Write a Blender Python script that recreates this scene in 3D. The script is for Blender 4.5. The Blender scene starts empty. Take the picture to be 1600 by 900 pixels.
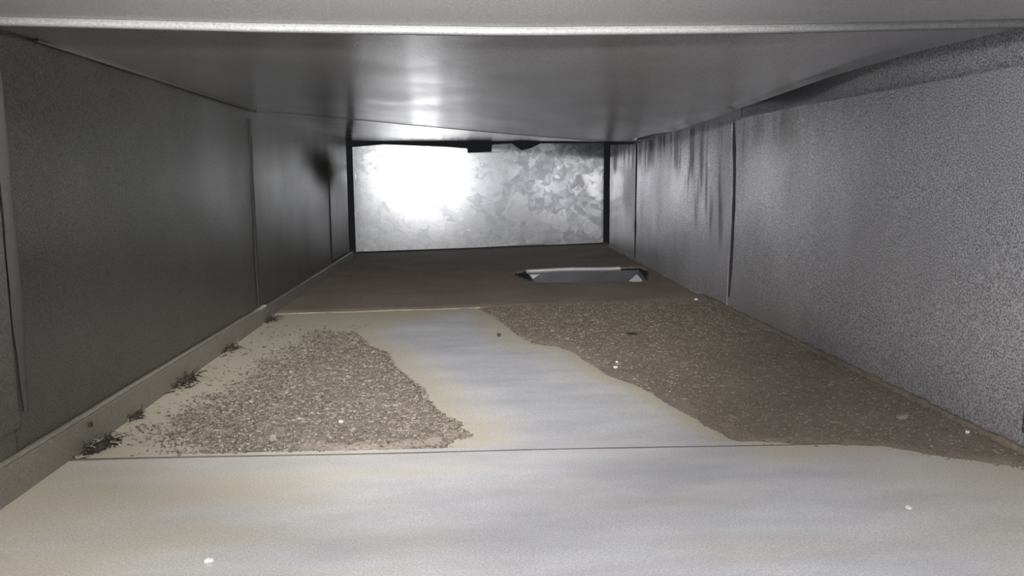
import bpy, bmesh, math, random
import numpy as np
from mathutils import Matrix, Vector

# ------------------------------------------------------------------ units
S = 0.14                      # one layout unit = 14 cm (the lens stands 14 cm above the duct floor)
C = bpy.context.scene.collection
scn = bpy.context.scene

# ------------------------------------------------------------------ camera
PITCH, YAW, ROLL = 0.13394695, 0.05811445, -0.00549694
cp, sp, cy, sy = math.cos(PITCH), math.sin(PITCH), math.cos(YAW), math.sin(YAW)
F = Vector((sy * cp, cy * cp, -sp)); R0 = Vector((cy, -sy, 0)); U0 = R0.cross(F)
R = R0 * math.cos(ROLL) + U0 * math.sin(ROLL); U = U0 * math.cos(ROLL) - R0 * math.sin(ROLL)
cam_d = bpy.data.cameras.new('camera'); cam = bpy.data.objects.new('camera', cam_d); C.objects.link(cam)
M = Matrix.Identity(4)
for i in range(3):
    M[i][0], M[i][1], M[i][2] = R[i], U[i], -F[i]
M.translation = Vector((0, 0, 1.0)) * S
cam.matrix_world = M
cam_d.sensor_width = 36; cam_d.lens = 1250 / 1600 * 36; cam_d.clip_start = 0.005
scn.camera = cam

# ------------------------------------------------------------------ world, lights, exposure
w = bpy.data.worlds.new('world'); scn.world = w; w.use_nodes = True
w.node_tree.nodes['Background'].inputs[0].default_value = (0.9, 0.95, 1, 1)
w.node_tree.nodes['Background'].inputs[1].default_value = 0.01

def aim(o, target):
    d = Vector(target) * S - o.location
    o.rotation_euler = d.to_track_quat('-Z', 'Y').to_euler()

# the torch held over the lens: a hot-spot beam down the duct
ld = bpy.data.lights.new('torch_beam', 'SPOT'); torch = bpy.data.objects.new('torch_beam', ld); C.objects.link(torch)
torch.location = Vector((-0.15, 0.0, 1.27)) * S; aim(torch, (-0.35, 11.5, 1.25))
ld.spot_size = math.radians(64); ld.spot_blend = 1.0; ld.shadow_soft_size = 0.03 * S
ld.energy = 24.0; ld.color = (1.0, 0.985, 0.96)
# its wide spill
pd = bpy.data.lights.new('torch_spill', 'POINT'); spill = bpy.data.objects.new('torch_spill', pd); C.objects.link(spill)
spill.location = Vector((-0.15, 0.02, 1.27)) * S; pd.energy = 2.6; pd.shadow_soft_size = 0.05 * S
pd.color = (1.0, 0.985, 0.96)
# added fill light at the open duct end, no source seen there
ad = bpy.data.lights.new('open_end_fill', 'AREA'); fill_lamp = bpy.data.objects.new('open_end_fill', ad); C.objects.link(fill_lamp)
ad.shape = 'RECTANGLE'; ad.size = 3.2 * S; ad.size_y = 1.3 * S; ad.energy = 0.7; ad.color = (0.93, 0.96, 1.0)
fill_lamp.location = Vector((0.3, -1.9, 0.85)) * S; aim(fill_lamp, (0.3, 5, 0.85))

scn.view_settings.view_transform = 'Standard'; scn.view_settings.look = 'None'
scn.view_settings.gamma = 1.0; scn.view_settings.exposure = 0.15; scn.view_settings.use_curve_mapping = False

# ------------------------------------------------------------------ helpers
rng = random.Random(7)

def _h(ix, iy, seed):
    n = (ix.astype(np.int64) * 374761393 + iy.astype(np.int64) * 668265263 + seed * 1442695041) & 0x7fffffff
    n = ((n ^ (n >> 13)) * 1274126177) & 0x7fffffff
    n = n ^ (n >> 16)
    return (n & 0xffff) / 65535.0

def vnoise(x, y, seed=0):
    x = np.asarray(x, float); y = np.asarray(y, float)
    ix, iy = np.floor(x), np.floor(y); fx, fy = x - ix, y - iy
    fx, fy = fx * fx * (3 - 2 * fx), fy * fy * (3 - 2 * fy)
    a, b = _h(ix, iy, seed), _h(ix + 1, iy, seed); c, d = _h(ix, iy + 1, seed), _h(ix + 1, iy + 1, seed)
    return (a * (1 - fx) + b * fx) * (1 - fy) + (c * (1 - fx) + d * fx) * fy

def fbm(x, y, seed=0, o=4):
    t, a, n = 0.0, 0.5, 0.0
    for k in range(o):
        t = t + a * vnoise(np.asarray(x) * 2 ** k, np.asarray(y) * 2 ** k, seed + k * 17); n += a; a *= 0.5
    return t / n

def sstep(a, b, x):
    t = np.clip((np.asarray(x, float) - a) / (b - a), 0, 1); return t * t * (3 - 2 * t)

def poly_sd(x, y, poly):
    """distance to a polygon's outline, positive inside"""
    x = np.asarray(x, float); y = np.asarray(y, float)
    d = np.full(x.shape, 1e9); ins = np.zeros(x.shape, bool); n = len(poly)
    for i in range(n):
        (x0, y0), (x1, y1) = poly[i], poly[(i + 1) % n]
        ex, ey = x1 - x0, y1 - y0
        t = np.clip(((x - x0) * ex + (y - y0) * ey) / (ex * ex + ey * ey + 1e-12), 0, 1)
        d = np.minimum(d, np.hypot(x - x0 - t * ex, y - y0 - t * ey))
        if y0 != y1:
            ins ^= ((y0 > y) != (y1 > y)) & (x < (x1 - x0) * (y - y0) / (y1 - y0) + x0)
    return np.where(ins, d, -d)

def link(name, verts, faces, m, parent=None, smooth=True, attrs=None, origin=None):
    v = np.asarray(verts, float) * S
    loc = Vector((0, 0, 0))
    if origin is not None:
        loc = Vector(origin) * S; v = v - np.array(loc)
    me = bpy.data.meshes.new(name); me.from_pydata(v.tolist(), [], [tuple(f) for f in faces]); me.update()
    for k, a in (attrs or {}).items():
        at = me.attributes.new(k, 'FLOAT', 'POINT'); at.data.foreach_set('value', np.asarray(a, np.float32))
    if smooth:
        me.polygons.foreach_set('use_smooth', [True] * len(me.polygons))
    me.materials.append(m)
    o = bpy.data.objects.new(name, me); C.objects.link(o); o.location = loc
    if parent: o.parent = parent
    return o

def structure(name):
    o = bpy.data.objects.new(name, None); C.objects.link(o); o['kind'] = 'structure'; return o

def tag(o, label, cat, group=None, kind=None):
    o['label'] = label; o['category'] = cat
    if group: o['group'] = group
    if kind: o['kind'] = kind
    return o

def surf(nu, nv, fn):
    """grid of points fn(u,v) with arrays u,v in 0..1"""
    u, v = np.meshgrid(np.linspace(0, 1, nu), np.linspace(0, 1, nv), indexing='ij')
    x, y, z = fn(u.ravel(), v.ravel())
    i = np.arange(nu * nv).reshape(nu, nv)
    f = np.stack([i[:-1, :-1], i[1:, :-1], i[1:, 1:], i[:-1, 1:]], -1).reshape(-1, 4)
    return np.stack([x, y, z], -1), f

def solid(name, nu, nv, fn, off, m, parent=None, attrs_fn=None):
    """a sheet of metal: the surface and its back, offset by off, with closed rims"""
    p, f = surf(nu, nv, fn); n = len(p)
    q = p + np.array(off)
    i = np.arange(nu * nv).reshape(nu, nv)
    rim = np.concatenate([i[:, 0], i[-1, 1:], i[-2::-1, -1], i[0, -2:0:-1]])
    rf = [(rim[k], rim[(k + 1) % len(rim)], rim[(k + 1) % len(rim)] + n, rim[k] + n) for k in range(len(rim))]
    faces = f.tolist() + (f[:, ::-1] + n).tolist() + rf
    attrs = None
    if attrs_fn:
        a = attrs_fn(p[:, 0], p[:, 1], p[:, 2]); attrs = {k: np.concatenate([vv, vv]) for k, vv in a.items()}
    o = link(name, np.concatenate([p, q]), faces, m, parent, True, attrs)
    me = o.data
    sm = [True] * len(me.polygons)
    for k in range(2 * len(f), len(me.polygons)): sm[k] = False
    me.polygons.foreach_set('use_smooth', sm)
    ed = me.attributes.new('sharp_edge', 'BOOLEAN', 'EDGE')
    rims = set(rim.tolist()) | set((rim + n).tolist())
    onrim = {}
    for k in range(len(rim)):
        a, b = int(rim[k]), int(rim[(k + 1) % len(rim)])
        onrim[(min(a, b), max(a, b))] = 1; onrim[(min(a, b) + n, max(a, b) + n)] = 1
    for e in me.edges:
        if (min(e.vertices), max(e.vertices)) in onrim: ed.data[e.index].value = True
    return o

def box_v(x0, x1, y0, y1, z0, z1, bev=0.0):
    bm = bmesh.new(); bmesh.ops.create_cube(bm, size=1)
    for v in bm.verts:
        v.co = Vector((x0 + (v.co.x + .5) * (x1 - x0), y0 + (v.co.y + .5) * (y1 - y0), z0 + (v.co.z + .5) * (z1 - z0)))
    if bev: bmesh.ops.bevel(bm, geom=bm.edges[:], offset=bev, segments=2, affect='EDGES')
    bm.verts.index_update()
    r = [tuple(v.co) for v in bm.verts], [tuple(v.index for v in f.verts) for f in bm.faces]; bm.free(); return r

def extrude(prof, a, b, axis_fn):
    """closed profile [(p,q)] swept from a to b; axis_fn(p,q,t)->xyz with t in {a..b} list"""
    ts = np.linspace(a, b, 24); n = len(prof); V = []
    for t in ts:
        for p, q in prof: V.append(axis_fn(p, q, t))
    Fc = []
    for k in range(len(ts) - 1):
        for j in range(n):
            Fc.append((k * n + j, k * n + (j + 1) % n, (k + 1) * n + (j + 1) % n, (k + 1) * n + j))
    Fc.append(tuple(range(n))); Fc.append(tuple(len(V) - n + j for j in range(n))[::-1])
    return V, Fc

# ------------------------------------------------------------------ materials
def nodes(name):
    m = bpy.data.materials.new(name); m.use_nodes = True
    nt = m.node_tree; b = nt.nodes['Principled BSDF']
    def N(t, **kw):
        n = nt.nodes.new(t)
        for k, v in kw.items():
            if k in n.inputs: n.inputs[k].default_value = v
            else: setattr(n, k, v)
        return n
    return m, nt, b, N

def rgba(c): return (c[0], c[1], c[2], 1)

def mixc(nt, N, fac, a, b, blend='MIX'):
    n = N('ShaderNodeMix', data_type='RGBA', blend_type=blend)
    for s, k in ((fac, 0), (a, 6), (b, 7)):
        if isinstance(s, bpy.types.NodeSocket): nt.links.new(s, n.inputs[k])
        else: n.inputs[k].default_value = s if k == 0 else rgba(s)
    return n.outputs[2]

def math_(nt, N, op, a, b, clamp=False):
    n = N('ShaderNodeMath', operation=op, use_clamp=clamp)
    for s, k in ((a, 0), (b, 1)):
        if isinstance(s, bpy.types.NodeSocket): nt.links.new(s, n.inputs[k])
        else: n.inputs[k].default_value = s
    return n.outputs[0]

def ramp(nt, N, s, a, b, lo=0.0, hi=1.0):
    n = N('ShaderNodeMapRange'); n.clamp = True
    nt.links.new(s, n.inputs[0])
    for k, v in ((1, a), (2, b), (3, lo), (4, hi)): n.inputs[k].default_value = v
    return n.outputs[0]

def sheet_metal(name, col, dull, rough, metallic=0.95, grain=0.35, mottle=0.4, streak=(1, 1, 1), bump=0.25, dust=(0.20, 0.18, 0.135), spec=0.5):
    """galvanised steel: grey zinc, cloudy dull areas, fine sparkle, plus a 'film' attribute of dirt"""
    m, nt, b, N = nodes(name); L = nt.links.new
    tc = N('ShaderNodeTexCoord'); mp = N('ShaderNodeMapping'); mp.inputs['Scale'].default_value = [1 / S * s for s in streak]
    L(tc.outputs['Object'], mp.inputs[0])
    mp2 = N('ShaderNodeMapping'); mp2.inputs['Scale'].default_value = (1 / S,) * 3; L(tc.outputs['Object'], mp2.inputs[0])
    cl = N('ShaderNodeTexNoise', Scale=2.2, Detail=4.0, Roughness=0.55); L(mp.outputs[0], cl.inputs[0])
    gr = N('ShaderNodeTexNoise', Scale=150.0, Detail=2.0, Roughness=0.7); L(mp2.outputs[0], gr.inputs[0])
    cloud = ramp(nt, N, cl.outputs[0], 0.35, 0.68)
    base = mixc(nt, N, math_(nt, N, 'MULTIPLY', cloud, mottle), col, dull)
    g = ramp(nt, N, gr.outputs[0], 0.34, 0.66, 1 - grain, 1 + grain)
    base = mixc(nt, N, 1.0, base, g, 'MULTIPLY')
    at = N('ShaderNodeAttribute'); at.attribute_name = 'film'
    fm = at.outputs['Fac']
    dcol = mixc(nt, N, ramp(nt, N, gr.outputs[0], 0.3, 0.7), [c * 0.85 for c in dust], [c * 1.15 for c in dust])
    base = mixc(nt, N, fm, base, dcol)
    st = N('ShaderNodeAttribute'); st.attribute_name = 'dark_blob'
    base = mixc(nt, N, st.outputs['Fac'], base, (0.012, 0.011, 0.010))
    L(base, b.inputs['Base Color'])
    sk = st.outputs['Fac']; dirt = math_(nt, N, 'MAXIMUM', fm, sk)
    L(math_(nt, N, 'MULTIPLY', math_(nt, N, 'SUBTRACT', 1.0, dirt), metallic), b.inputs['Metallic'])
    r = math_(nt, N, 'ADD', rough, math_(nt, N, 'MULTIPLY', cloud, 0.10))
    r = math_(nt, N, 'ADD', r, math_(nt, N, 'ADD', math_(nt, N, 'MULTIPLY', fm, 0.4), math_(nt, N, 'MULTIPLY', sk, 0.6)), True)
    L(r, b.inputs['Roughness']); L(math_(nt, N, 'MULTIPLY', math_(nt, N, 'SUBTRACT', 1.0, sk), spec), b.inputs['Specular IOR Level'])
    bp = N('ShaderNodeBump', Strength=bump, Distance=0.004 * S); L(gr.outputs[0], bp.inputs['Height']); L(bp.outputs[0], b.inputs['Normal'])
    return m

def spangle_metal(name):
    """end cap: bright galvanised sheet with spangle crystals"""
    m, nt, b, N = nodes(name); L = nt.links.new
    tc = N('ShaderNodeTexCoord'); mp = N('ShaderNodeMapping'); mp.inputs['Scale'].default_value = (1 / S, 1 / S, 1 / S); L(tc.outputs['Object'], mp.inputs[0])
    ns = N('ShaderNodeTexNoise', Scale=5.0, Detail=3.0); L(mp.outputs[0], ns.inputs[0])
    wp = N('ShaderNodeVectorMath', operation='MULTIPLY_ADD'); L(ns.outputs['Color'], wp.inputs[0]); wp.inputs[1].default_value = (.22, .22, .22); L(mp.outputs[0], wp.inputs[2])
    v1 = N('ShaderNodeTexVoronoi', Scale=4.5); L(wp.outputs[0], v1.inputs[0])
    v2 = N('ShaderNodeTexVoronoi', Scale=15.0); L(wp.outputs[0], v2.inputs[0])
    s1 = N('ShaderNodeSeparateColor'); L(v1.outputs['Color'], s1.inputs[0]); s2 = N('ShaderNodeSeparateColor'); L(v2.outputs['Color'], s2.inputs[0])
    t = math_(nt, N, 'ADD', math_(nt, N, 'MULTIPLY', s1.outputs[0], 0.55), math_(nt, N, 'MULTIPLY', s2.outputs[0], 0.45))
    t = ramp(nt, N, t, 0.22, 0.78)
    L(mixc(nt, N, t, (0.30, 0.31, 0.34), (0.66, 0.67, 0.71)), b.inputs['Base Color'])
    b.inputs['Metallic'].default_value = 0.26
    L(ramp(nt, N, t, 0, 1, 0.26, 0.16), b.inputs['Roughness'])
    bp = N('ShaderNodeBump', Strength=0.16, Distance=0.01 * S); L(t, bp.inputs['Height']); L(bp.outputs[0], b.inputs['Normal'])
    return m

def dust_mat(name, lo, hi, scale=60.0, bump=0.8):
    m, nt, b, N = nodes(name); L = nt.links.new
    tc = N('ShaderNodeTexCoord'); mp = N('ShaderNodeMapping'); mp.inputs['Scale'].default_value = (1 / S,) * 3; L(tc.outputs['Object'], mp.inputs[0])
    n1 = N('ShaderNodeTexNoise', Scale=scale, Detail=4.0, Roughness=0.75); L(mp.outputs[0], n1.inputs[0])
    n2 = N('ShaderNodeTexNoise', Scale=2.0, Detail=3.0); L(mp.outputs[0], n2.inputs[0])
    a = mixc(nt, N, ramp(nt, N, n1.outputs[0], 0.32, 0.68), lo, hi)
    a = mixc(nt, N, 1.0, a, ramp(nt, N, n2.outputs[0], 0.3, 0.7, 0.85, 1.12), 'MULTIPLY')
    L(a, b.inputs['Base Color']); b.inputs['Roughness'].default_value = 0.75; b.inputs['Specular IOR Level'].default_value = 0.35
    bp = N('ShaderNodeBump', Strength=bump, Distance=0.01 * S); L(n1.outputs[0], bp.inputs['Height']); L(bp.outputs[0], b.inputs['Normal'])
    return m

def grain_mat(name, a, c):
    m, nt, b, N = nodes(name); L = nt.links.new
    at = N('ShaderNodeAttribute'); at.attribute_name = 'tone'
    L(mixc(nt, N, at.outputs['Fac'], a, c), b.inputs['Base Color']); b.inputs['Roughness'].default_value = 0.9
    return m

def plain(name, c, rough=0.8, metallic=0.0):
    m, nt, b, N = nodes(name); L = nt.links.new
    ns = N('ShaderNodeTexNoise', Scale=300.0, Detail=3.0); tc = N('ShaderNodeTexCoord'); L(tc.outputs['Object'], ns.inputs[0])
    L(mixc(nt, N, ns.outputs[0], [x * 0.8 for x in c], [min(1, x * 1.2) for x in c]), b.inputs['Base Color'])
    b.inputs['Roughness'].default_value = rough; b.inputs['Metallic'].default_value = metallic
    return m

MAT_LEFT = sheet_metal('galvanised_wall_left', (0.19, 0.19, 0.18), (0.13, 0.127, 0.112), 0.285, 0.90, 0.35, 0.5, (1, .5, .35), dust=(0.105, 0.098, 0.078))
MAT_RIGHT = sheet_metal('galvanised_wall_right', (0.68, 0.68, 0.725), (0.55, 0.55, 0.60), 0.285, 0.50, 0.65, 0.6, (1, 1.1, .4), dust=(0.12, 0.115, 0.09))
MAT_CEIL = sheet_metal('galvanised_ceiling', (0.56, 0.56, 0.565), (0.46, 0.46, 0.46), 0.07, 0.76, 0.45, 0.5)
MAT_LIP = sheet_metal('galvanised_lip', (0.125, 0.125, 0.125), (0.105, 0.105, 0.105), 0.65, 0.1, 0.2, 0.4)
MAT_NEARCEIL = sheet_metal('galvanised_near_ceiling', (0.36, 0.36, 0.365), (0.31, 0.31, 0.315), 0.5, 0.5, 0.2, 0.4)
MAT_FLOOR = sheet_metal('galvanised_floor', (0.78, 0.78, 0.81), (0.50, 0.50, 0.56), 0.55, 0.2, 0.15, 0.7, (0.8, 2.0, 1), 0.2, (0.56, 0.51, 0.40))
MAT_CAP = spangle_metal('spangled_end_cap')
MAT_SHINE = sheet_metal('boot_metal', (0.26, 0.265, 0.29), (0.17, 0.175, 0.2), 0.4, 0.8, 0.2, 0.5)
MAT_PLATE = sheet_metal('boot_plate', (0.10, 0.102, 0.115), (0.06, 0.06, 0.07), 0.5, 0.5, 0.3, 0.6)
MAT_RIM = sheet_metal('boot_rim', (0.6, 0.6, 0.62), (0.5, 0.5, 0.52), 0.5, 0.4, 0.2, 0.5)
MAT_DUST = dust_mat('brown_dust', (0.19, 0.158, 0.13), (0.39, 0.33, 0.28), 130.0)
MAT_DUST_FAR = dust_mat('smooth_brown_dust', (0.29, 0.24, 0.20), (0.36, 0.305, 0.26), 60.0, 0.2)
MAT_GRAIN = grain_mat('dust_grains', (0.06, 0.048, 0.038), (0.40, 0.35, 0.285))
MAT_LINT = plain('dark_lint', (0.045, 0.038, 0.03), 1.0)
MAT_LINT_PALE = plain('pale_lint', (0.34, 0.30, 0.25), 1.0)
MAT_CHIP = plain('white_chip', (0.75, 0.75, 0.72), 0.6)
MAT_SEAM = dust_mat('seam_dust', (0.23, 0.195, 0.14), (0.33, 0.285, 0.21), 40.0, 0.4)

# ------------------------------------------------------------------ duct outline (layout units)
XL, XR = -1.452, 2.021
def zfar(x, y):
    return np.clip((np.asarray(y) - 6.2) / 5.3, 0, 1.1) * (-0.029 + (np.asarray(x) + 1.5) / 3.5 * 0.085)
def seam_y(x): return 6.12 + (np.asarray(x) - XL) * 0.105
def near_y(x): return 2.84 - 0.012 * np.asarray(x)

STRIP_L = [(-0.724, 5.173), (-0.592, 4.762), (-0.483, 4.626), (-0.412, 4.249), (-0.325, 4.003), (-0.231, 3.769), (-0.187, 3.49), (-0.11, 3.291), (-0.042, 3.205), (-0.067, 3.155), (-0.008, 3.06), (-0.077, 3.01), (-0.1, 2.951)]
LEFT_PATCH = STRIP_L + [(-0.219, 2.915), (-0.407, 2.90), (-0.551, 2.915), (-0.734, 2.895), (-0.981, 2.872), (-1.12, 3.064), (-1.12, 3.403), (-1.10, 3.947), (-1.02, 4.519), (-0.88, 5.2)]
STRIP_R = [(0.109, 6.228), (0.198, 5.888), (0.307, 5.308), (0.417, 4.828), (0.546, 4.74), (0.635, 4.533), (0.729, 4.013), (0.846, 3.781), (0.905, 3.51), (0.965, 3.208), (1.021, 2.967), (1.088, 2.87)]
RIGHT_PATCH = STRIP_R + [(1.244, 2.829), (1.539, 2.778), (1.641, 2.701), (1.742, 2.633), (1.91, 2.538), (2.02, 2.44), (2.02, 6.47)]
HOLE = [(0.481, 8.484), (0.667, 8.769), (1.953, 8.83), (1.981, 8.385), (1.766, 7.602), (0.668, 7.69)]
BARE = [(-0.78, 5.35), (-0.60, 5.80), (-0.345, 5.88), (-0.33, 6.09)] + STRIP_R + [(1.1, 2.7), (0.0, 2.7), (-0.1, 2.951)] + STRIP_L[::-1]

# ------------------------------------------------------------------ floor
floor = structure('floor')

def film_mid(x, y, z):
    n = fbm(x * 6, y * 3, 3)
    d = poly_sd(x, y, BARE) + (n - 0.5) * 0.10
    left = sstep(0.36, 0.02, d) * sstep(0.9, -0.2, x - (0.30 + 0 * y)) * 1.0
    right = sstep(0.20, 0.03, d)
    f = np.where(d < 0, 1.0, np.maximum(left * 0.95, right * 0.9))
    return {'film': np.clip(f * 0.95 + (n - 0.5) * 0.15, 0, 1)}

def film_near(x, y, z):
    n = fbm(x * 1.3 + 5, y * 6, 11, 5); n2 = fbm(x * 5, y * 12, 23)
    left = sstep(0.15, -1.35, x + (n - 0.5) * 1.6)
    right = sstep(0.9, 1.9, x + (n - 0.5) * 0.6) * 0.75
    seam = sstep(0.16, 0.0, near_y(x) - y) * 0.45 * sstep(0.0, -0.6, x)
    seam_r = sstep(0.30, 0.05, near_y(x) - y) * 0.8 * sstep(0.85, 1.15, x)
    base = 0.04 + 0.28 * sstep(0.5, 0.78, n)
    return {'film': np.clip(np.maximum.reduce([left * 0.9, right, seam, seam_r, base]) + (n2 - 0.5) * 0.15, 0, 1)}

solid('sheet', 150, 90, lambda u, v: (XL - .1 + u * (XR - XL + .2), -2.0 + (near_y(XL + u * (XR - XL)) + .06 + 2.0) * np.sqrt(v), 0 * u + 0.004 + 0.004 * fbm(u * 3, v * 4, 5)), (0, 0, -0.012), MAT_FLOOR, floor, film_near)
solid('sheet', 170, 190, lambda u, v: (XL - .1 + u * (XR - XL + .2), near_y(XL + u * (XR - XL)) + v * (seam_y(XL - .1 + u * (XR - XL + .2)) - near_y(XL + u * (XR - XL))), -0.004 * fbm(u * 3, v * 4, 8)), (0, 0, -0.012), MAT_FLOOR, floor, film_mid)

def far_sheet():
    bm = bmesh.new()
    def loop(pts):
        vs = [bm.verts.new((x, y, 0)) for x, y in pts]
        return [bm.edges.new((vs[i], vs[(i + 1) % len(vs)])) for i in range(len(vs))]
    e = loop([(XL - .1, seam_y(XL - .1) - .02), (XR + .1, seam_y(XR + .1) - .02), (XR + .1, 11.9), (XL - .15, 11.9)]) + loop(HOLE)
    bmesh.ops.triangle_fill(bm, use_beauty=True, edges=e)
    bmesh.ops.subdivide_edges(bm, edges=bm.edges[:], cuts=2, use_grid_fill=True)
    bmesh.ops.triangulate(bm, faces=bm.faces[:])
    for v in bm.verts: v.co.z = float(zfar(v.co.x, v.co.y)) + 0.002
    bmesh.ops.recalc_face_normals(bm, faces=bm.faces[:])
    g = bmesh.ops.extrude_face_region(bm, geom=bm.faces[:])
    for v in g['geom']:
        if isinstance(v, bmesh.types.BMVert): v.co.z -= 0.014
    bmesh.ops.recalc_face_normals(bm, faces=bm.faces[:])
    bm.verts.index_update()
    V = [tuple(v.co) for v in bm.verts]; Fc = [tuple(v.index for v in f.verts) for f in bm.faces]; bm.free()
    return link('sheet', V, Fc, MAT_FLOOR, floor, False, {'film': np.ones(len(V))})
far_sheet()
# dirt packed in the joint between the near and middle sheets
V, Fc = [], []
xs = np.arange(XL, XR, 0.02)
for k, x in enumerate(xs):
    wd = 0.004 + 0.010 * float(vnoise(x * 5, 1, 77)) + 0.008 * float(sstep(-0.8, -1.2, x)) + 0.01 * float(sstep(1.4, 1.7, x))
    yc = float(near_y(x)) + .012 + .004 * math.sin(x * 4)
    V += [(x, yc - wd / 2, .002), (x, yc, .011), (x, yc + wd / 2, .0)]
for k in range(len(xs) - 1):
    for j in (0, 1): Fc.append((3 * k + j, 3 * k + 3 + j, 3 * k + 4 + j, 3 * k + 1 + j))
link('joint_dirt', V, Fc, plain('joint_dirt', (0.16, 0.145, 0.12), 0.9), floor)
# raised dusty lap joint between the middle and far sheets
V, Fc = extrude([(-0.03, -.004), (-0.02, 0.004), (0.0, 0.0065), (0.02, 0.004), (0.03, -.004)], XL, XR,
                lambda p, q, t: (t, float(seam_y(t)) + p + 0.006 * math.sin(t * 9), q * (0.75 + 0.5 * float(vnoise(t * 9, 1, 4))) + float(zfar(t, seam_y(t)))))
link('lap_joint', V, Fc, MAT_SEAM, floor)

# ------------------------------------------------------------------ dust
def dust_cover(x, y, poly, rag, seed, edge, edge_fn):
    d = poly_sd(x, y, poly) + (fbm(x * 11, y * 8, seed, 5) - 0.5) * 2 * rag
    return np.clip(d / (edge_fn(x, y) if edge_fn else edge), -1, 1)

def dust_layer(name, poly, step, thick, mat, label, edge=0.05, edge_fn=None, rag=0.05, cut=None, zf=None, seed=1, rough=1.0):
    xs = [p[0] for p in poly]; ys = [p[1] for p in poly]
    X, Y = np.meshgrid(np.arange(min(xs) - .1, max(xs) + .1, step[0]), np.arange(min(ys) - .15, max(ys) + .15, step[1]), indexing='ij')
    X = X + (vnoise(X * 90, Y * 90, seed + 5) - .5) * step[0] * .6; Y = Y + (vnoise(X * 70, Y * 70, seed + 6) - .5) * step[1] * .6
    d = poly_sd(X, Y, poly) + (fbm(X * 11, Y * 8, seed, 5) - 0.5) * 2 * rag
    if cut is not None: d = np.minimum(d, -poly_sd(X, Y, cut))
    wd = edge_fn(X, Y) if edge_fn else edge
    cov = np.clip(d / wd, -1, 1)
    hi = vnoise(X / (step[0] * 1.25), Y / (step[1] * 1.25), seed + 3)
    lump = fbm(X * 40, Y * 26, seed + 9, 4)
    h = thick * sstep(0, 1, cov) * (0.60 + 0.22 * lump * rough + 0.40 * rough * (hi - 0.4))
    keep = cov > np.where(wd > 0.12, hi * 0.95, 0.0)
    Z = np.where(keep, np.maximum(h, 0.002), -0.004) + 0.003
    if zf is not None: Z = Z + zf(X, Y)
    i = np.arange(X.size).reshape(X.shape)
    cell = keep[:-1, :-1] | keep[1:, :-1] | keep[1:, 1:] | keep[:-1, 1:]
    f = np.stack([i[:-1, :-1], i[1:, :-1], i[1:, 1:], i[:-1, 1:]], -1)[cell]
    P = np.stack([X.ravel(), Y.ravel(), Z.ravel()], -1)
    used = np.unique(f); rm = -np.ones(len(P), int); rm[used] = np.arange(len(used))
    o = link(name, P[used], rm[f].tolist(), mat, None, True)
    return tag(o, label, 'dust', kind='stuff')

def grains(name, parent, pts, r0, r1, mat, zs=None, seed=1, tone=(0, 1)):
    """crumbs and short fibres lying in the dust, joined"""
    g = random.Random(seed); V, Fc, T = [], [], []
    for (x, y), zz in zip(pts, (zs if zs is not None else [0] * len(pts))):
        r = r0 + (r1 - r0) * g.random() ** 2.2; z = 0.002 + r * 0.5 + zz
        a = g.random() * 6.283; el = 1 + 2.2 * g.random() ** 2
        n0 = len(V); ca, sa = math.cos(a), math.sin(a)
        for (px, py, pz) in ((1, 0, 0), (-1, 0, 0.1), (0, 1, 0), (0, -1, 0.1), (0, 0, 1), (0, 0, -1)):
            j = 0.6 + 0.8 * g.random(); lx, ly = px * r * el * j, py * r * j
            V.append((x + lx * ca - ly * sa, y + lx * sa + ly * ca, z + pz * r * j * 0.8))
        for t in ((0, 2, 4), (2, 1, 4), (1, 3, 4), (3, 0, 4), (2, 0, 5), (1, 2, 5), (3, 1, 5), (0, 3, 5)): Fc.append([n0 + k for k in t])
        tv = tone[0] + (tone[1] - tone[0]) * g.random() ** 1.5; T += [tv] * 6
    o = link(name, V, Fc, mat, parent, False, {'tone': T}); o['kind'] = 'stuff'; return o

def left_width(x, y):    # crisp on the swept side, fading out towards the left wall
    return 0.03 + 0.42 * sstep(-0.50 - (y - 2.9) * 0.14, -0.95 - (y - 2.9) * 0.04, x)

dl = dust_layer('brown_dust_patch', LEFT_PATCH, (0.008, 0.012), 0.028, MAT_DUST, 'clumpy brown dust patch left of the swept grey strip, ragged along its right edge', edge_fn=left_width, rag=0.045, seed=21, rough=1.2)
dr = dust_layer('brown_dust_patch', RIGHT_PATCH, (0.011, 0.017), 0.020, MAT_DUST, 'wide brown dust patch between the swept grey strip and the right duct wall', edge=0.06, rag=0.02, seed=41, rough=0.8)
FAR_POLY = [(XL - .08, 6.13), (XR - .0, 6.5), (XR + .0, 11.8), (XL - .1, 11.8)]
df = dust_layer('brown_dust_film', FAR_POLY, (0.035, 0.05), 0.008, MAT_DUST_FAR, 'smooth even brown dust covering the far floor around the sunken opening', edge=0.03, rag=0.004, cut=HOLE, zf=zfar, seed=61, rough=0.6)

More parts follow.
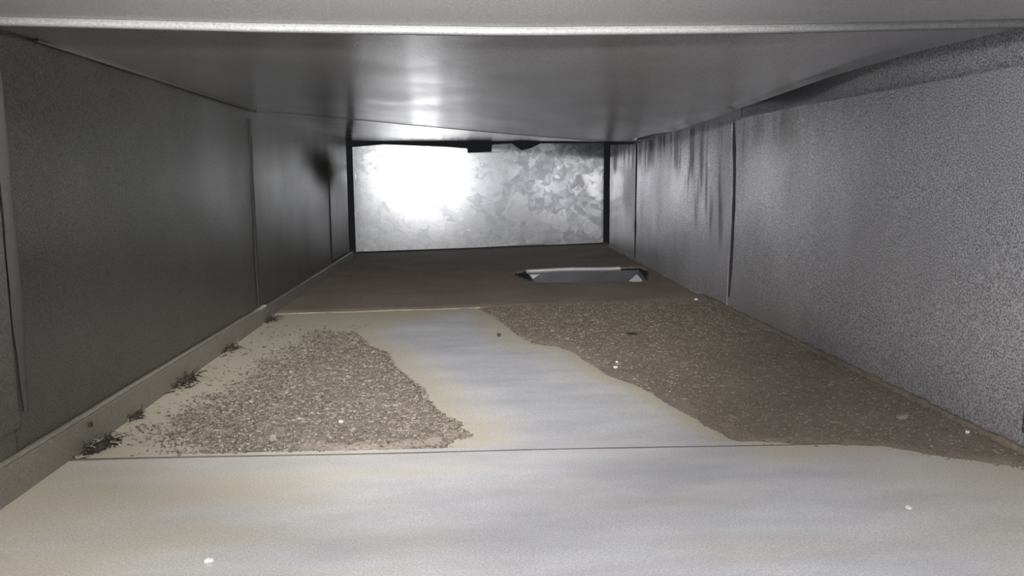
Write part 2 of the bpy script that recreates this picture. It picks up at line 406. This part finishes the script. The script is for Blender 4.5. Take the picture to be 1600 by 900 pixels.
def scatter(n, x0, x1, y0, y1, prob, seed):
    g = np.random.default_rng(seed); X = g.uniform(x0, x1, n); Y = g.uniform(y0, y1, n); k = g.random(n) < prob(X, Y)
    return list(zip(X[k].tolist(), Y[k].tolist()))
def heights(pts, poly, rag, seed, edge, edge_fn, thick):
    a = np.array(pts); c = dust_cover(a[:, 0], a[:, 1], poly, rag, seed, edge, edge_fn)
    return np.where(c > 0.45 if edge_fn else c > 0, thick * sstep(0, 1, c) * 0.72, 0.001).tolist()
pl = scatter(150000, -1.42, 0.05, 2.6, 5.6, lambda x, y: np.where((y > 2.9) & (poly_sd(x, y, BARE) < 0.03), sstep(-0.22, 0.15, poly_sd(x, y, LEFT_PATCH) + (fbm(x * 5, y * 5, 2) - .5) * .3) * 0.6 + 0.012, 0.0), 3)
grains('grain_clumps', dl, pl, 0.0018, 0.0065, MAT_GRAIN, heights(pl, LEFT_PATCH, .045, 21, .05, left_width, .028), seed=4, tone=(0.08, 0.75))
pr = scatter(60000, 0.1, 2.0, 2.5, 6.4, lambda x, y: np.where(poly_sd(x, y, RIGHT_PATCH) > -0.02, 0.55, 0.0), 5)
grains('grain_clumps', dr, pr, 0.0015, 0.006, MAT_GRAIN, heights(pr, RIGHT_PATCH, .02, 41, .06, None, .020), seed=6, tone=(0.25, 0.72))
pf = scatter(700, -1.3, 1.95, 6.4, 11.0, lambda x, y: np.where(poly_sd(x, y, HOLE) > -0.05, 0.0, 0.4), 7)
grains('grain_clumps', df, pf, 0.002, 0.007, MAT_GRAIN, [float(zfar(x, y)) + .008 for x, y in pf], seed=8, tone=(0.0, 0.35))

# ------------------------------------------------------------------ left wall
wall_left = structure('wall_left')
def left_panel(y0, y1, x, z0=-0.02, z1=1.60, seed=1, att=None):
    return solid('panel', 40, 60, lambda u, v: (x + 0.010 * (fbm(u * 2.2 + seed, v * 2.5, seed) - .5), y0 + v * (y1 - y0), z0 + u * (z1 - z0)), (-0.014, 0, 0), MAT_LEFT, wall_left, att)
def film_left(x, y, z):
    n = fbm(y * 2, z * 3, 71)
    f = 0.30 * sstep(0.7, 0.0, z + (n - .5) * .4) + 0.25 * (n - 0.3)
    dark_blob = np.exp(-(((y - 8.65) / .85) ** 2 + ((z - 1.13 + (y - 8.7) * .08) / .17) ** 2)) * 0.85 * (0.85 + 0.3 * n)  # soft-edged dark blob high on the far left panels
    return {'film': np.clip(f, 0, 0.7), 'dark_blob': np.clip(dark_blob, 0, 1)}
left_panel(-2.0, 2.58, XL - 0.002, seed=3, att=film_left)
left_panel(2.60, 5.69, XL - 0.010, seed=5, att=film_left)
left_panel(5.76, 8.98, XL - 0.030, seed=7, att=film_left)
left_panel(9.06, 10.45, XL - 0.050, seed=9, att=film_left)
V, Fc = box_v(XL - .012, XL + .022, 2.42, 2.575, 0.22, 1.44, 0.008); link('joint_cleat', V, Fc, MAT_LEFT, wall_left, False, {'film': np.full(len(V), .35)})

MAT_JOINT_SHADE = plain('joint_shade', (0.06, 0.058, 0.055), 0.8)  # dark strips that paint the shade of the joint gaps
def shade_strip(x, y, z0, z1, wd, side, parent, seed, bow=0.0):
    V, Fc = [], []
    zs = np.linspace(z0, z1, 30)
    for z in zs:
        t = (z - z0) / (z1 - z0); k = wd * (0.35 + 0.65 * min(1, 4 * t, 6 * (1 - t) + .3)) * (0.8 + 0.4 * float(vnoise(z * 9, 1, seed)))
        yc = y + bow * math.sin(t * math.pi) + 0.006 * (float(vnoise(z * 5, 2, seed)) - .5)
        V += [(x, yc - k / 2, z), (x + side * .008, yc, z), (x, yc + k / 2, z)]
    for k in range(len(zs) - 1):
        for j in (0, 1): Fc.append((3 * k + j, 3 * k + 3 + j, 3 * k + 4 + j, 3 * k + 1 + j))
    return link('joint_shade', V, Fc, MAT_JOINT_SHADE, parent)
shade_strip(XL - .004, 2.66, 0.25, 1.44, 0.06, 1, wall_left, 1)
shade_strip(XL - .006, 5.66, 0.10, 1.43, 0.075, 1, wall_left, 2)
shade_strip(XL - .026, 8.93, 0.06, 1.22, 0.09, 1, wall_left, 3)
baseboard = structure('baseboard_left')
def hem(y0, y1, h, x, seed):
    prof = [(-.03, -.01), (0, -.01), (0, h - .010), (-.004, h - .003), (-.010, h), (-.03, h + .002)]
    V, Fc = extrude(prof, y0, y1, lambda p, q, t: (x + p + 0.003 * float(vnoise(t * 2, 1, seed)), t, q * (1 + 0.02 * (float(vnoise(t * 1.7, 3, seed)) - .5)) - (0.005 * (t - 2.5) if q > .05 else 0)))
    link('hem', V, Fc, MAT_HEM, baseboard, False, {'film': np.full(len(V), 0.55)})
    V, Fc = extrude([(-.028, h - .001), (-.002, h - .006), (-.004, h + .004), (-.014, h + .008), (-.028, h + .006)], y0, y1, lambda p, q, t: (x + p + 0.004 * float(vnoise(t * 5, 1, seed)), t, q + 0.003 * float(vnoise(t * 14, 5, seed)) - 0.005 * (t - 2.5)))
    o = link('dust_line', V, Fc, MAT_LEDGE, baseboard)
MAT_LEDGE = dust_mat('ledge_dust', (0.20, 0.185, 0.15), (0.30, 0.28, 0.235), 60.0, 0.4)
MAT_HEM = sheet_metal('galvanised_hem', (0.34, 0.33, 0.31), (0.24, 0.23, 0.20), 0.4, 0.85, 0.2, 0.5)
hem(-2.0, 5.80, 0.128, XL + 0.014, 1)
V, Fc = extrude([(-.03, -.01), (0, -.01), (0, .09), (-.012, .1), (-.03, .1)], 5.83, 10.45, lambda p, q, t: (XL + p + .002, t, q))
link('hem', V, Fc, MAT_HEM, baseboard, False, {'film': np.full(len(V), 0.3)})

# ------------------------------------------------------------------ right wall
wall_right = structure('wall_right')
SEAMZ = ([-2.0, 2.85, 4.9, 7.57, 9.78, 11.4], [1.395, 1.401, 1.432, 1.461, 1.428, 1.488])
def rtop(y): return np.interp(y, *SEAMZ)
def right_panel(y0, y1, x, seed, att=None, nv=60):
    return solid('panel', 60, nv, lambda u, v: (x + 0.010 * (fbm(u * 2.2 + seed, v * 2.5, seed) - .5), y0 + v * (y1 - y0), -0.02 + u * (0.02 + rtop(y0 + v * (y1 - y0)))), (0.014, 0, 0), MAT_RIGHT, wall_right, att)
def drips(x, y, z):
    top = rtop(y); depth = top - z
    n = vnoise(y * 9, 0 * y, 5); n2 = fbm(y * 14, z * 1.6, 15)
    reach = 0.15 + 0.75 * n * sstep(7.9, 7.2, y) * sstep(5.4, 6.4, y) + 0.25 * vnoise(y * 4, 0 * y, 9)
    run = sstep(0.12, -0.12, depth - reach) * sstep(0.42, 0.72, n2) * sstep(3.8, 5.2, y)
    haze = sstep(0.35, 0.8, fbm(y * 1.3, z * 1.1, 19)) * 0.25 * sstep(2.5, 4.5, y)
    low = sstep(0.35, 0.0, z) * 0.3
    return {'film': np.clip(run * 0.45 + haze + low, 0, 0.85)}
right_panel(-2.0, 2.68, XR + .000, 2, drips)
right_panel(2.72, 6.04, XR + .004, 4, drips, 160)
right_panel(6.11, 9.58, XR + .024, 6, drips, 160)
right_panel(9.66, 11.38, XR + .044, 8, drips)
solid('upper_panel', 8, 60, lambda u, v: (XR + .05 + 0.22 * sstep(4.1, 5.6, -2.0 + v * 8.6) + 0 * u, -2.0 + v * 8.6, 1.33 + u * 0.30), (0.014, 0, 0), MAT_RIGHT, wall_right)
solid('upper_panel', 8, 30, lambda u, v: (XR + .27 + 0 * u, 6.62 + v * 4.8, 1.36 + u * 0.30), (0.014, 0, 0), MAT_RIGHT, wall_right)
V, Fc = box_v(XR - .016, XR + .012, 2.60, 2.69, 0.10, 1.38, 0.006); link('joint_cleat', V, Fc, MAT_RIGHT, wall_right, False)

shade_strip(XR + .004, 6.00, 0.10, 1.42, 0.075, -1, wall_right, 4, -0.05)
shade_strip(XR + .024, 9.53, 0.06, 1.42, 0.10, -1, wall_right, 5)
shade_strip(XR + .002, 2.705, 0.08, 1.38, 0.035, -1, wall_right, 6)
# lint line that has settled along the foot of the right wall
V, Fc = [], []
nr = 7; ys = np.arange(2.2, 6.7, 0.02)
for k, y in enumerate(ys):
    r = 0.013 + 0.006 * float(vnoise(y * 9, 2, 3)) + 0.006 * float(vnoise(y * 50, 2, 8))
    for j in range(nr):
        a = j / nr * 2 * math.pi; rr = r * (0.75 + 0.5 * float(vnoise(j * 3.1, y * 40, 6)))
        V.append((XR - 0.012 + rr * math.cos(a) * 1.2, y, 0.012 + rr * math.sin(a)))
for k in range(len(ys) - 1):
    for j in range(nr):
        Fc.append((k * nr + j, k * nr + (j + 1) % nr, (k + 1) * nr + (j + 1) % nr, (k + 1) * nr + j))
ridge = link('dust_ridge', V, Fc, dust_mat('pale_dust', (0.20, 0.165, 0.13), (0.34, 0.29, 0.24), 50.0, 0.5))
tag(ridge, 'thin pale ridge of lint settled along the foot of the right wall', 'dust', kind='stuff')

# ------------------------------------------------------------------ ceiling
ceiling = structure('ceiling')
LIPX = [-1.6, -1.32, -0.6, 0.147, 0.921, 1.724, 2.1]; LIPZ = [1.452, 1.448, 1.434, 1.427, 1.438, 1.459, 1.468]
def lipz(x): return np.interp(x, LIPX, LIPZ)
# seam profile of the sagging sheet
SX = np.array([-1.573, -1.44, -1.094, -0.61, -0.121, 0.373, 0.873, 1.125, 1.378, 1.53, 1.682, 1.985, 2.03])
SZ = np.array([1.490, 1.490, 1.468, 1.430, 1.386, 1.341, 1.301, 1.287, 1.287, 1.32, 1.368, 1.462, 1.474])
def smooth_interp(x, X, Z):
    t = np.linspace(X[0], X[-1], 200); z = np.interp(t, X, Z); k = np.ones(13) / 13
    zz = np.convolve(np.pad(z, 6, 'edge'), k, 'valid'); return np.interp(x, t, zz)
def sag(x): return smooth_interp(x, SX, SZ)
def ysm(x): return 5.80 + sstep(-1.45, -0.3, x) * 0.30
def start_z(x): return lipz(x) + 0.035 + 0.03 * sstep(1.0, 2.0, x)
EY = [2.4, 3.0, 3.45, 4.0, 4.53, 5.22, 5.97, 6.2]; EX = [2.0, 1.99, 1.965, 1.85, 1.73, 1.65, 1.60, 1.58]; EZ = [1.526, 1.533, 1.543, 1.51, 1.453, 1.402, 1.364, 1.35]
def ceil1(u, v):
    yv = 2.44 + v * (6.10 - 2.44); x = XL - .01 + u * (smooth_interp(yv, np.array(EY), np.array(EX)) + .01 - XL); y = 2.44 + v * (ysm(x) - 2.44)
    b = v ** 1.15
    z = start_z(x) * (1 - b) + sag(x) * b - 0.03 * np.sin(np.pi * v) * sstep(0.2, 1.2, x) * sstep(2.0, 1.4, x) + 0.006 * (fbm(u * 3, v * 3, 31) - .5)
    edge = sstep(0.86, 1.0, u); z = z * (1 - edge) + edge * smooth_interp(yv, np.array(EY), np.array(EZ))
    return x, y, z
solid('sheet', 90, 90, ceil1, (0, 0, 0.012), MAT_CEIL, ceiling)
def ceil2(u, v):
    x = XL - .05 + u * (XR + .28 - XL + .05); y = ysm(x) + .012 + v * (11.25 - ysm(x))
    far = 1.545 - 0.012 * u
    b = sstep(0, 1, v) * .5 + v * .5
    lift = sstep(1.30, 1.50, x); st = (sag(x) + 0.012) * (1 - lift) + 1.57 * lift
    return x, y, st * (1 - b) + far * b
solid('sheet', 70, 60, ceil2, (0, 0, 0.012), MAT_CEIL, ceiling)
# dark bead painting the gap shade along the joint of the two ceiling sheets
V, Fc = [], []
xs = np.linspace(XL, 1.45, 60); nb = 5
for x in xs:
    for j in range(nb):
        a = j / nb * 2 * math.pi; V.append((x, float(ysm(x)) + .006 + .012 * math.cos(a), float(sag(x)) + .004 + .006 * math.sin(a)))
for k in range(len(xs) - 1):
    for j in range(nb): Fc.append((k * nb + j, k * nb + (j + 1) % nb, (k + 1) * nb + (j + 1) % nb, (k + 1) * nb + j))
link('joint_shade', V, Fc, MAT_JOINT_SHADE, ceiling)
V, Fc = [], []  # dark bead, painted shade of the gap between ceiling and left wall
ys = np.linspace(2.9, 5.8, 40)
for y in ys:
    zt = float(start_z(XL)) * (1 - ((y - 2.44) / 3.36) ** 1.15) + 1.49 * ((y - 2.44) / 3.36) ** 1.15
    for j in range(nb):
        a = j / nb * 2 * math.pi; V.append((XL + .004 + .008 * math.cos(a), y, zt - .003 + .008 * math.sin(a)))
for k in range(len(ys) - 1):
    for j in range(nb): Fc.append((k * nb + j, k * nb + (j + 1) % nb, (k + 1) * nb + (j + 1) % nb, (k + 1) * nb + j))
link('joint_shade', V, Fc, MAT_JOINT_SHADE, ceiling)
# near sheet and its folded lip across the duct
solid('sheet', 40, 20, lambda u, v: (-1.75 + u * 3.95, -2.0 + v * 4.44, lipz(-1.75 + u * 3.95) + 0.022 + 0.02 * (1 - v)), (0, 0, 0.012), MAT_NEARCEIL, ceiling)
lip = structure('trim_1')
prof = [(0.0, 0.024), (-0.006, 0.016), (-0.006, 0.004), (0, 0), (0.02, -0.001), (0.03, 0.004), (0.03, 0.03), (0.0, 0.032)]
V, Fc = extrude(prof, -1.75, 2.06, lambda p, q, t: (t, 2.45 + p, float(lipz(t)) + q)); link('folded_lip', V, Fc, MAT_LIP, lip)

# ------------------------------------------------------------------ end cap
cap_top = [(-1.56, 1.470), (-1.522, 1.473), (-1.127, 1.507), (-0.7, 1.49), (-0.227, 1.469), (0.045, 1.45), (0.053, 1.387), (0.39, 1.386), (0.4, 1.503), (0.683, 1.52), (0.82, 1.421), (0.939, 1.447), (1.095, 1.519), (2.02, 1.525)]
def cap():
    bm = bmesh.new()
    pts = cap_top + [(2.02, 0.085), (1.2, 0.062), (1.12, 0.085), (1.08, 0.065), (0.2, 0.040), (-0.8, 0.018), (-1.555, 0.002)]
    yy = lambda x: 11.47 + (x + 1.5) * 0.045
    vs = [bm.verts.new((x, yy(x), z)) for x, z in pts]; f = bm.faces.new(vs)
    bmesh.ops.triangulate(bm, faces=[f])
    g = bmesh.ops.extrude_face_region(bm, geom=bm.faces[:])
    for v in g['geom']:
        if isinstance(v, bmesh.types.BMVert): v.co.y += 0.02
    bmesh.ops.recalc_face_normals(bm, faces=bm.faces[:]); bm.verts.index_update()
    V = [tuple(v.co) for v in bm.verts]; Fc = [tuple(v.index for v in f.verts) for f in bm.faces]; bm.free(); return V, Fc
wall_back = structure('wall_back')
V, Fc = cap(); link('end_cap', V, Fc, MAT_CAP, wall_back, False)

# ------------------------------------------------------------------ sunken outlet in the far floor
boot = bpy.data.objects.new('floor_outlet', None); C.objects.link(boot); boot.location = Vector((1.25, 8.2, -0.01)) * S
tag(boot, 'sunken rectangular metal outlet with bright folded rim in the dusty far floor', 'floor outlet')
bpy.context.view_layer.update()
def bpart(name, V, Fc, mat, smooth=False):
    o = link(name, np.array(V) - np.array((1.25, 8.2, -0.01)), Fc, mat, None, smooth); o.parent = boot; return o
def slab(a, b, z0, z1, t):
    """upright plate along the floor line a->b, t thick"""
    d = Vector((b[0] - a[0], b[1] - a[1])); n = Vector((-d.y, d.x)).normalized() * t
    q = [(a[0], a[1]), (b[0], b[1]), (b[0] + n.x, b[1] + n.y), (a[0] + n.x, a[1] + n.y)]
    V = [(x, y, z0) for x, y in q] + [(x, y, z1) for x, y in q]
    return V, [(0, 3, 2, 1), (4, 5, 6, 7), (0, 1, 5, 4), (1, 2, 6, 5), (2, 3, 7, 6), (3, 0, 4, 7)]
bpart('far_plate', *slab((0.69, 8.70), (1.93, 8.76), -0.55, 0.0, 0.014), MAT_PLATE)
bpart('near_plate', *slab((0.70, 7.70), (1.75, 7.62), -0.55, -0.006, -0.014), MAT_SHINE)
bpart('side_plate', *slab((0.69, 7.72), (0.69, 8.70), -0.55, -0.012, 0.014), MAT_SHINE)
bpart('side_plate', *slab((1.77, 7.64), (1.93, 8.76), -0.55, -0.012, -0.014), MAT_SHINE)
V, Fc = extrude([(0, -.022), (-.016, -.018), (-.02, 0.004), (-.014, .020), (0.02, .024), (.02, .014), (0, .010)], 0.66, 1.72, lambda p, q, t: (t, 8.71 + (t - .69) * .048 + p, q + float(zfar(t, 8.7)) + .004 * math.sin(t * 7)))
bpart('folded_rim', V, Fc, MAT_RIM, True)
def tab(a, b, c):
    V = [a, b, c] + [(p[0], p[1] + .012, p[2]) for p in (a, b, c)]
    bpart('corner_tab', V, [(0, 1, 2), (5, 4, 3), (0, 3, 4, 1), (1, 4, 5, 2), (2, 5, 3, 0)], MAT_RIM)
tab((1.74, 8.40, -.080), (1.905, 8.34, -.088), (1.83, 8.42, -.006))
tab((.69, 8.50, -.006), (.72, 8.50, -.052), (.80, 8.52, -.008))

# ------------------------------------------------------------------ lint tufts along the left hem
def tuft(name, x, y, size, nf, label, seed, pale=0.25):
    g = random.Random(seed); root = bpy.data.objects.new(name, None); C.objects.link(root); root.location = Vector((x, y, 0.0)) * S
    tag(root, label, 'lint', 'lint tufts along the foot of the left wall')
    def fibres(n, m, nm, rad, up):
        V, Fc = [], []
        for k in range(n):
            p = Vector((g.gauss(0, .35) * size * .8, g.gauss(0, .5) * size * 1.5, 0.006)); p.x = max(-0.4 * size, p.x)
            d = Vector((g.gauss(0, 1), g.gauss(0, 1), abs(g.gauss(up, .7)))).normalized(); L = size * (0.35 + g.random() * .8)
            n0 = len(V); sg = 5
            for s in range(sg):
                r = rad * (1 - .7 * s / (sg - 1))
                for j in range(3):
                    a = j * 2.094; V.append(tuple(p + Vector((r * math.cos(a), r * math.sin(a) * .7, r * math.sin(a)))))
                d = (d + Vector((g.gauss(0, .45), g.gauss(0, .45), g.gauss(-.18, .3)))).normalized(); p = p + d * L / sg; p.z = max(p.z, .005)
            for s in range(sg - 1):
                for j in range(3): Fc.append((n0 + s * 3 + j, n0 + s * 3 + (j + 1) % 3, n0 + s * 3 + 3 + (j + 1) % 3, n0 + s * 3 + 3 + j))
        o = link(nm, V, Fc, m, None, True); o.parent = root; o['kind'] = 'stuff'; return o
    fibres(nf, MAT_LINT, 'dark_fibres', size * .045, .7)
    fibres(int(nf * pale) + 4, MAT_LINT_PALE, 'pale_fibres', size * .035, .2)
    bm = bmesh.new(); bmesh.ops.create_icosphere(bm, subdivisions=2, radius=1)
    for v in bm.verts:
        k = .7 + .6 * g.random(); v.co = Vector((v.co.x * size * .38 * k, v.co.y * size * .75 * k, max(v.co.z, -.1) * size * .25 * k + .004))
    bm.verts.index_update()
    V = [tuple(v.co) for v in bm.verts]; Fc = [tuple(v.index for v in f.verts) for f in bm.faces]; bm.free()
    o = link('core', V, Fc, MAT_LINT, None, True); o.parent = root
    return root
tuft('lint_tuft', -1.40, 3.03, .075, 70, 'dark lint tuft with reddish crumbs at the near end of the left wall hem', 1, .6)
tuft('lint_tuft', -1.42, 3.42, .055, 40, 'small dark lint tuft beside the hem, second from the near end', 2)
tuft('lint_tuft', -1.42, 4.02, .09, 80, 'broad spiky dark lint tuft against the hem, largest of the middle ones', 3)
tuft('lint_tuft', -1.42, 4.80, .075, 50, 'dark lint tuft against the far half of the hem', 4)
tuft('lint_tuft', -1.42, 5.80, .085, 60, 'dark lint tuft at the far end of the hem, by the wall joint', 5)

# ------------------------------------------------------------------ loose bits
def chip(name, x, y, z, sx, sy, sz, rot, mat, label, cat, seed, group=None):
    g = random.Random(seed); bm = bmesh.new(); bmesh.ops.create_cube(bm, size=1); bmesh.ops.subdivide_edges(bm, edges=bm.edges[:], cuts=2, use_grid_fill=True)
    for v in bm.verts:
        c = v.co; q = c.normalized() * .62
        c = c.lerp(q, .45) * (.72 if 'chip' in name else 1); v.co = Vector((c.x * sx * (1 + g.gauss(0, .09)), c.y * sy * (1 + g.gauss(0, .09)), (c.z + .5) * sz * (1 + g.gauss(0, .12))))
    bm.verts.index_update()
    V = [tuple(v.co) for v in bm.verts]; Fc = [tuple(v.index for v in f.verts) for f in bm.faces]; bm.free()
    o = link(name, V, Fc, mat, None, False); o.location = Vector((x, y, z)) * S; o.rotation_euler = (0, 0, rot)
    return tag(o, label, cat, group)
W = 'white chips on the duct floor'
chip('white_chip', -0.684, 2.034, 0.007, .030, .018, .012, .05, MAT_CHIP, 'white oblong chip on the bare grey near floor, closest of the chips', 'chip', 1, W)
chip('white_chip', 1.329, 2.235, 0.006, .020, .018, .012, .4, MAT_CHIP, 'white chunky chip on the pale near floor towards the right wall', 'chip', 2, W)
chip('white_chip', 0.782, 4.079, 0.012, .026, .022, .016, .8, MAT_CHIP, 'larger of two white specks on the edge between swept strip and right dust', 'chip', 3, W)
chip('white_chip', 0.811, 4.20, 0.016, .016, .014, .012, .2, MAT_CHIP, 'smaller white speck just behind another on the right dust edge', 'chip', 4, W)
chip('white_chip', 1.885, 6.40, 0.012, .034, .028, .020, .2, MAT_CHIP, 'lone white speck by the lap joint near the right wall', 'chip', 5, W)
chip('white_chip', 1.93, 2.885, 0.018, .022, .02, .013, 1.0, MAT_CHIP, 'cream speck in the brown dust at the near foot of the right wall', 'chip', 6, W)
chip('white_chip', -0.515, 3.19, 0.026, .022, .018, .010, .3, MAT_CHIP, 'flat white speck in the middle of the left dust patch', 'chip', 7, W)
chip('dust_clod', -0.753, 3.02, 0.014, .026, .04, .026, .6, MAT_DUST, 'brown clod at the front edge of the left dust patch', 'clod', 8)
chip('dark_crumb', 1.055, 4.976, 0.012, .065, .05, .016, .3, MAT_LINT, 'dark flat crumb lying alone in the right dust patch', 'crumb', 9)
chip('dark_crumb', 0.211, 5.092, 0.0, .022, .03, .014, .1, MAT_LINT, 'tiny dark crumb on the far part of the swept grey strip', 'crumb', 10)
chip('dark_crumb', -1.425, 3.02, 0.085, .012, .02, .014, .1, MAT_LINT, 'tiny dark crumb stuck on the face of the left hem', 'crumb', 12)
chip('pale_clod', 1.79, 3.10, 0.018, .050, .026, .014, .5, MAT_LINT_PALE, 'pale elongated clod in the right dust near the wall', 'clod', 11)
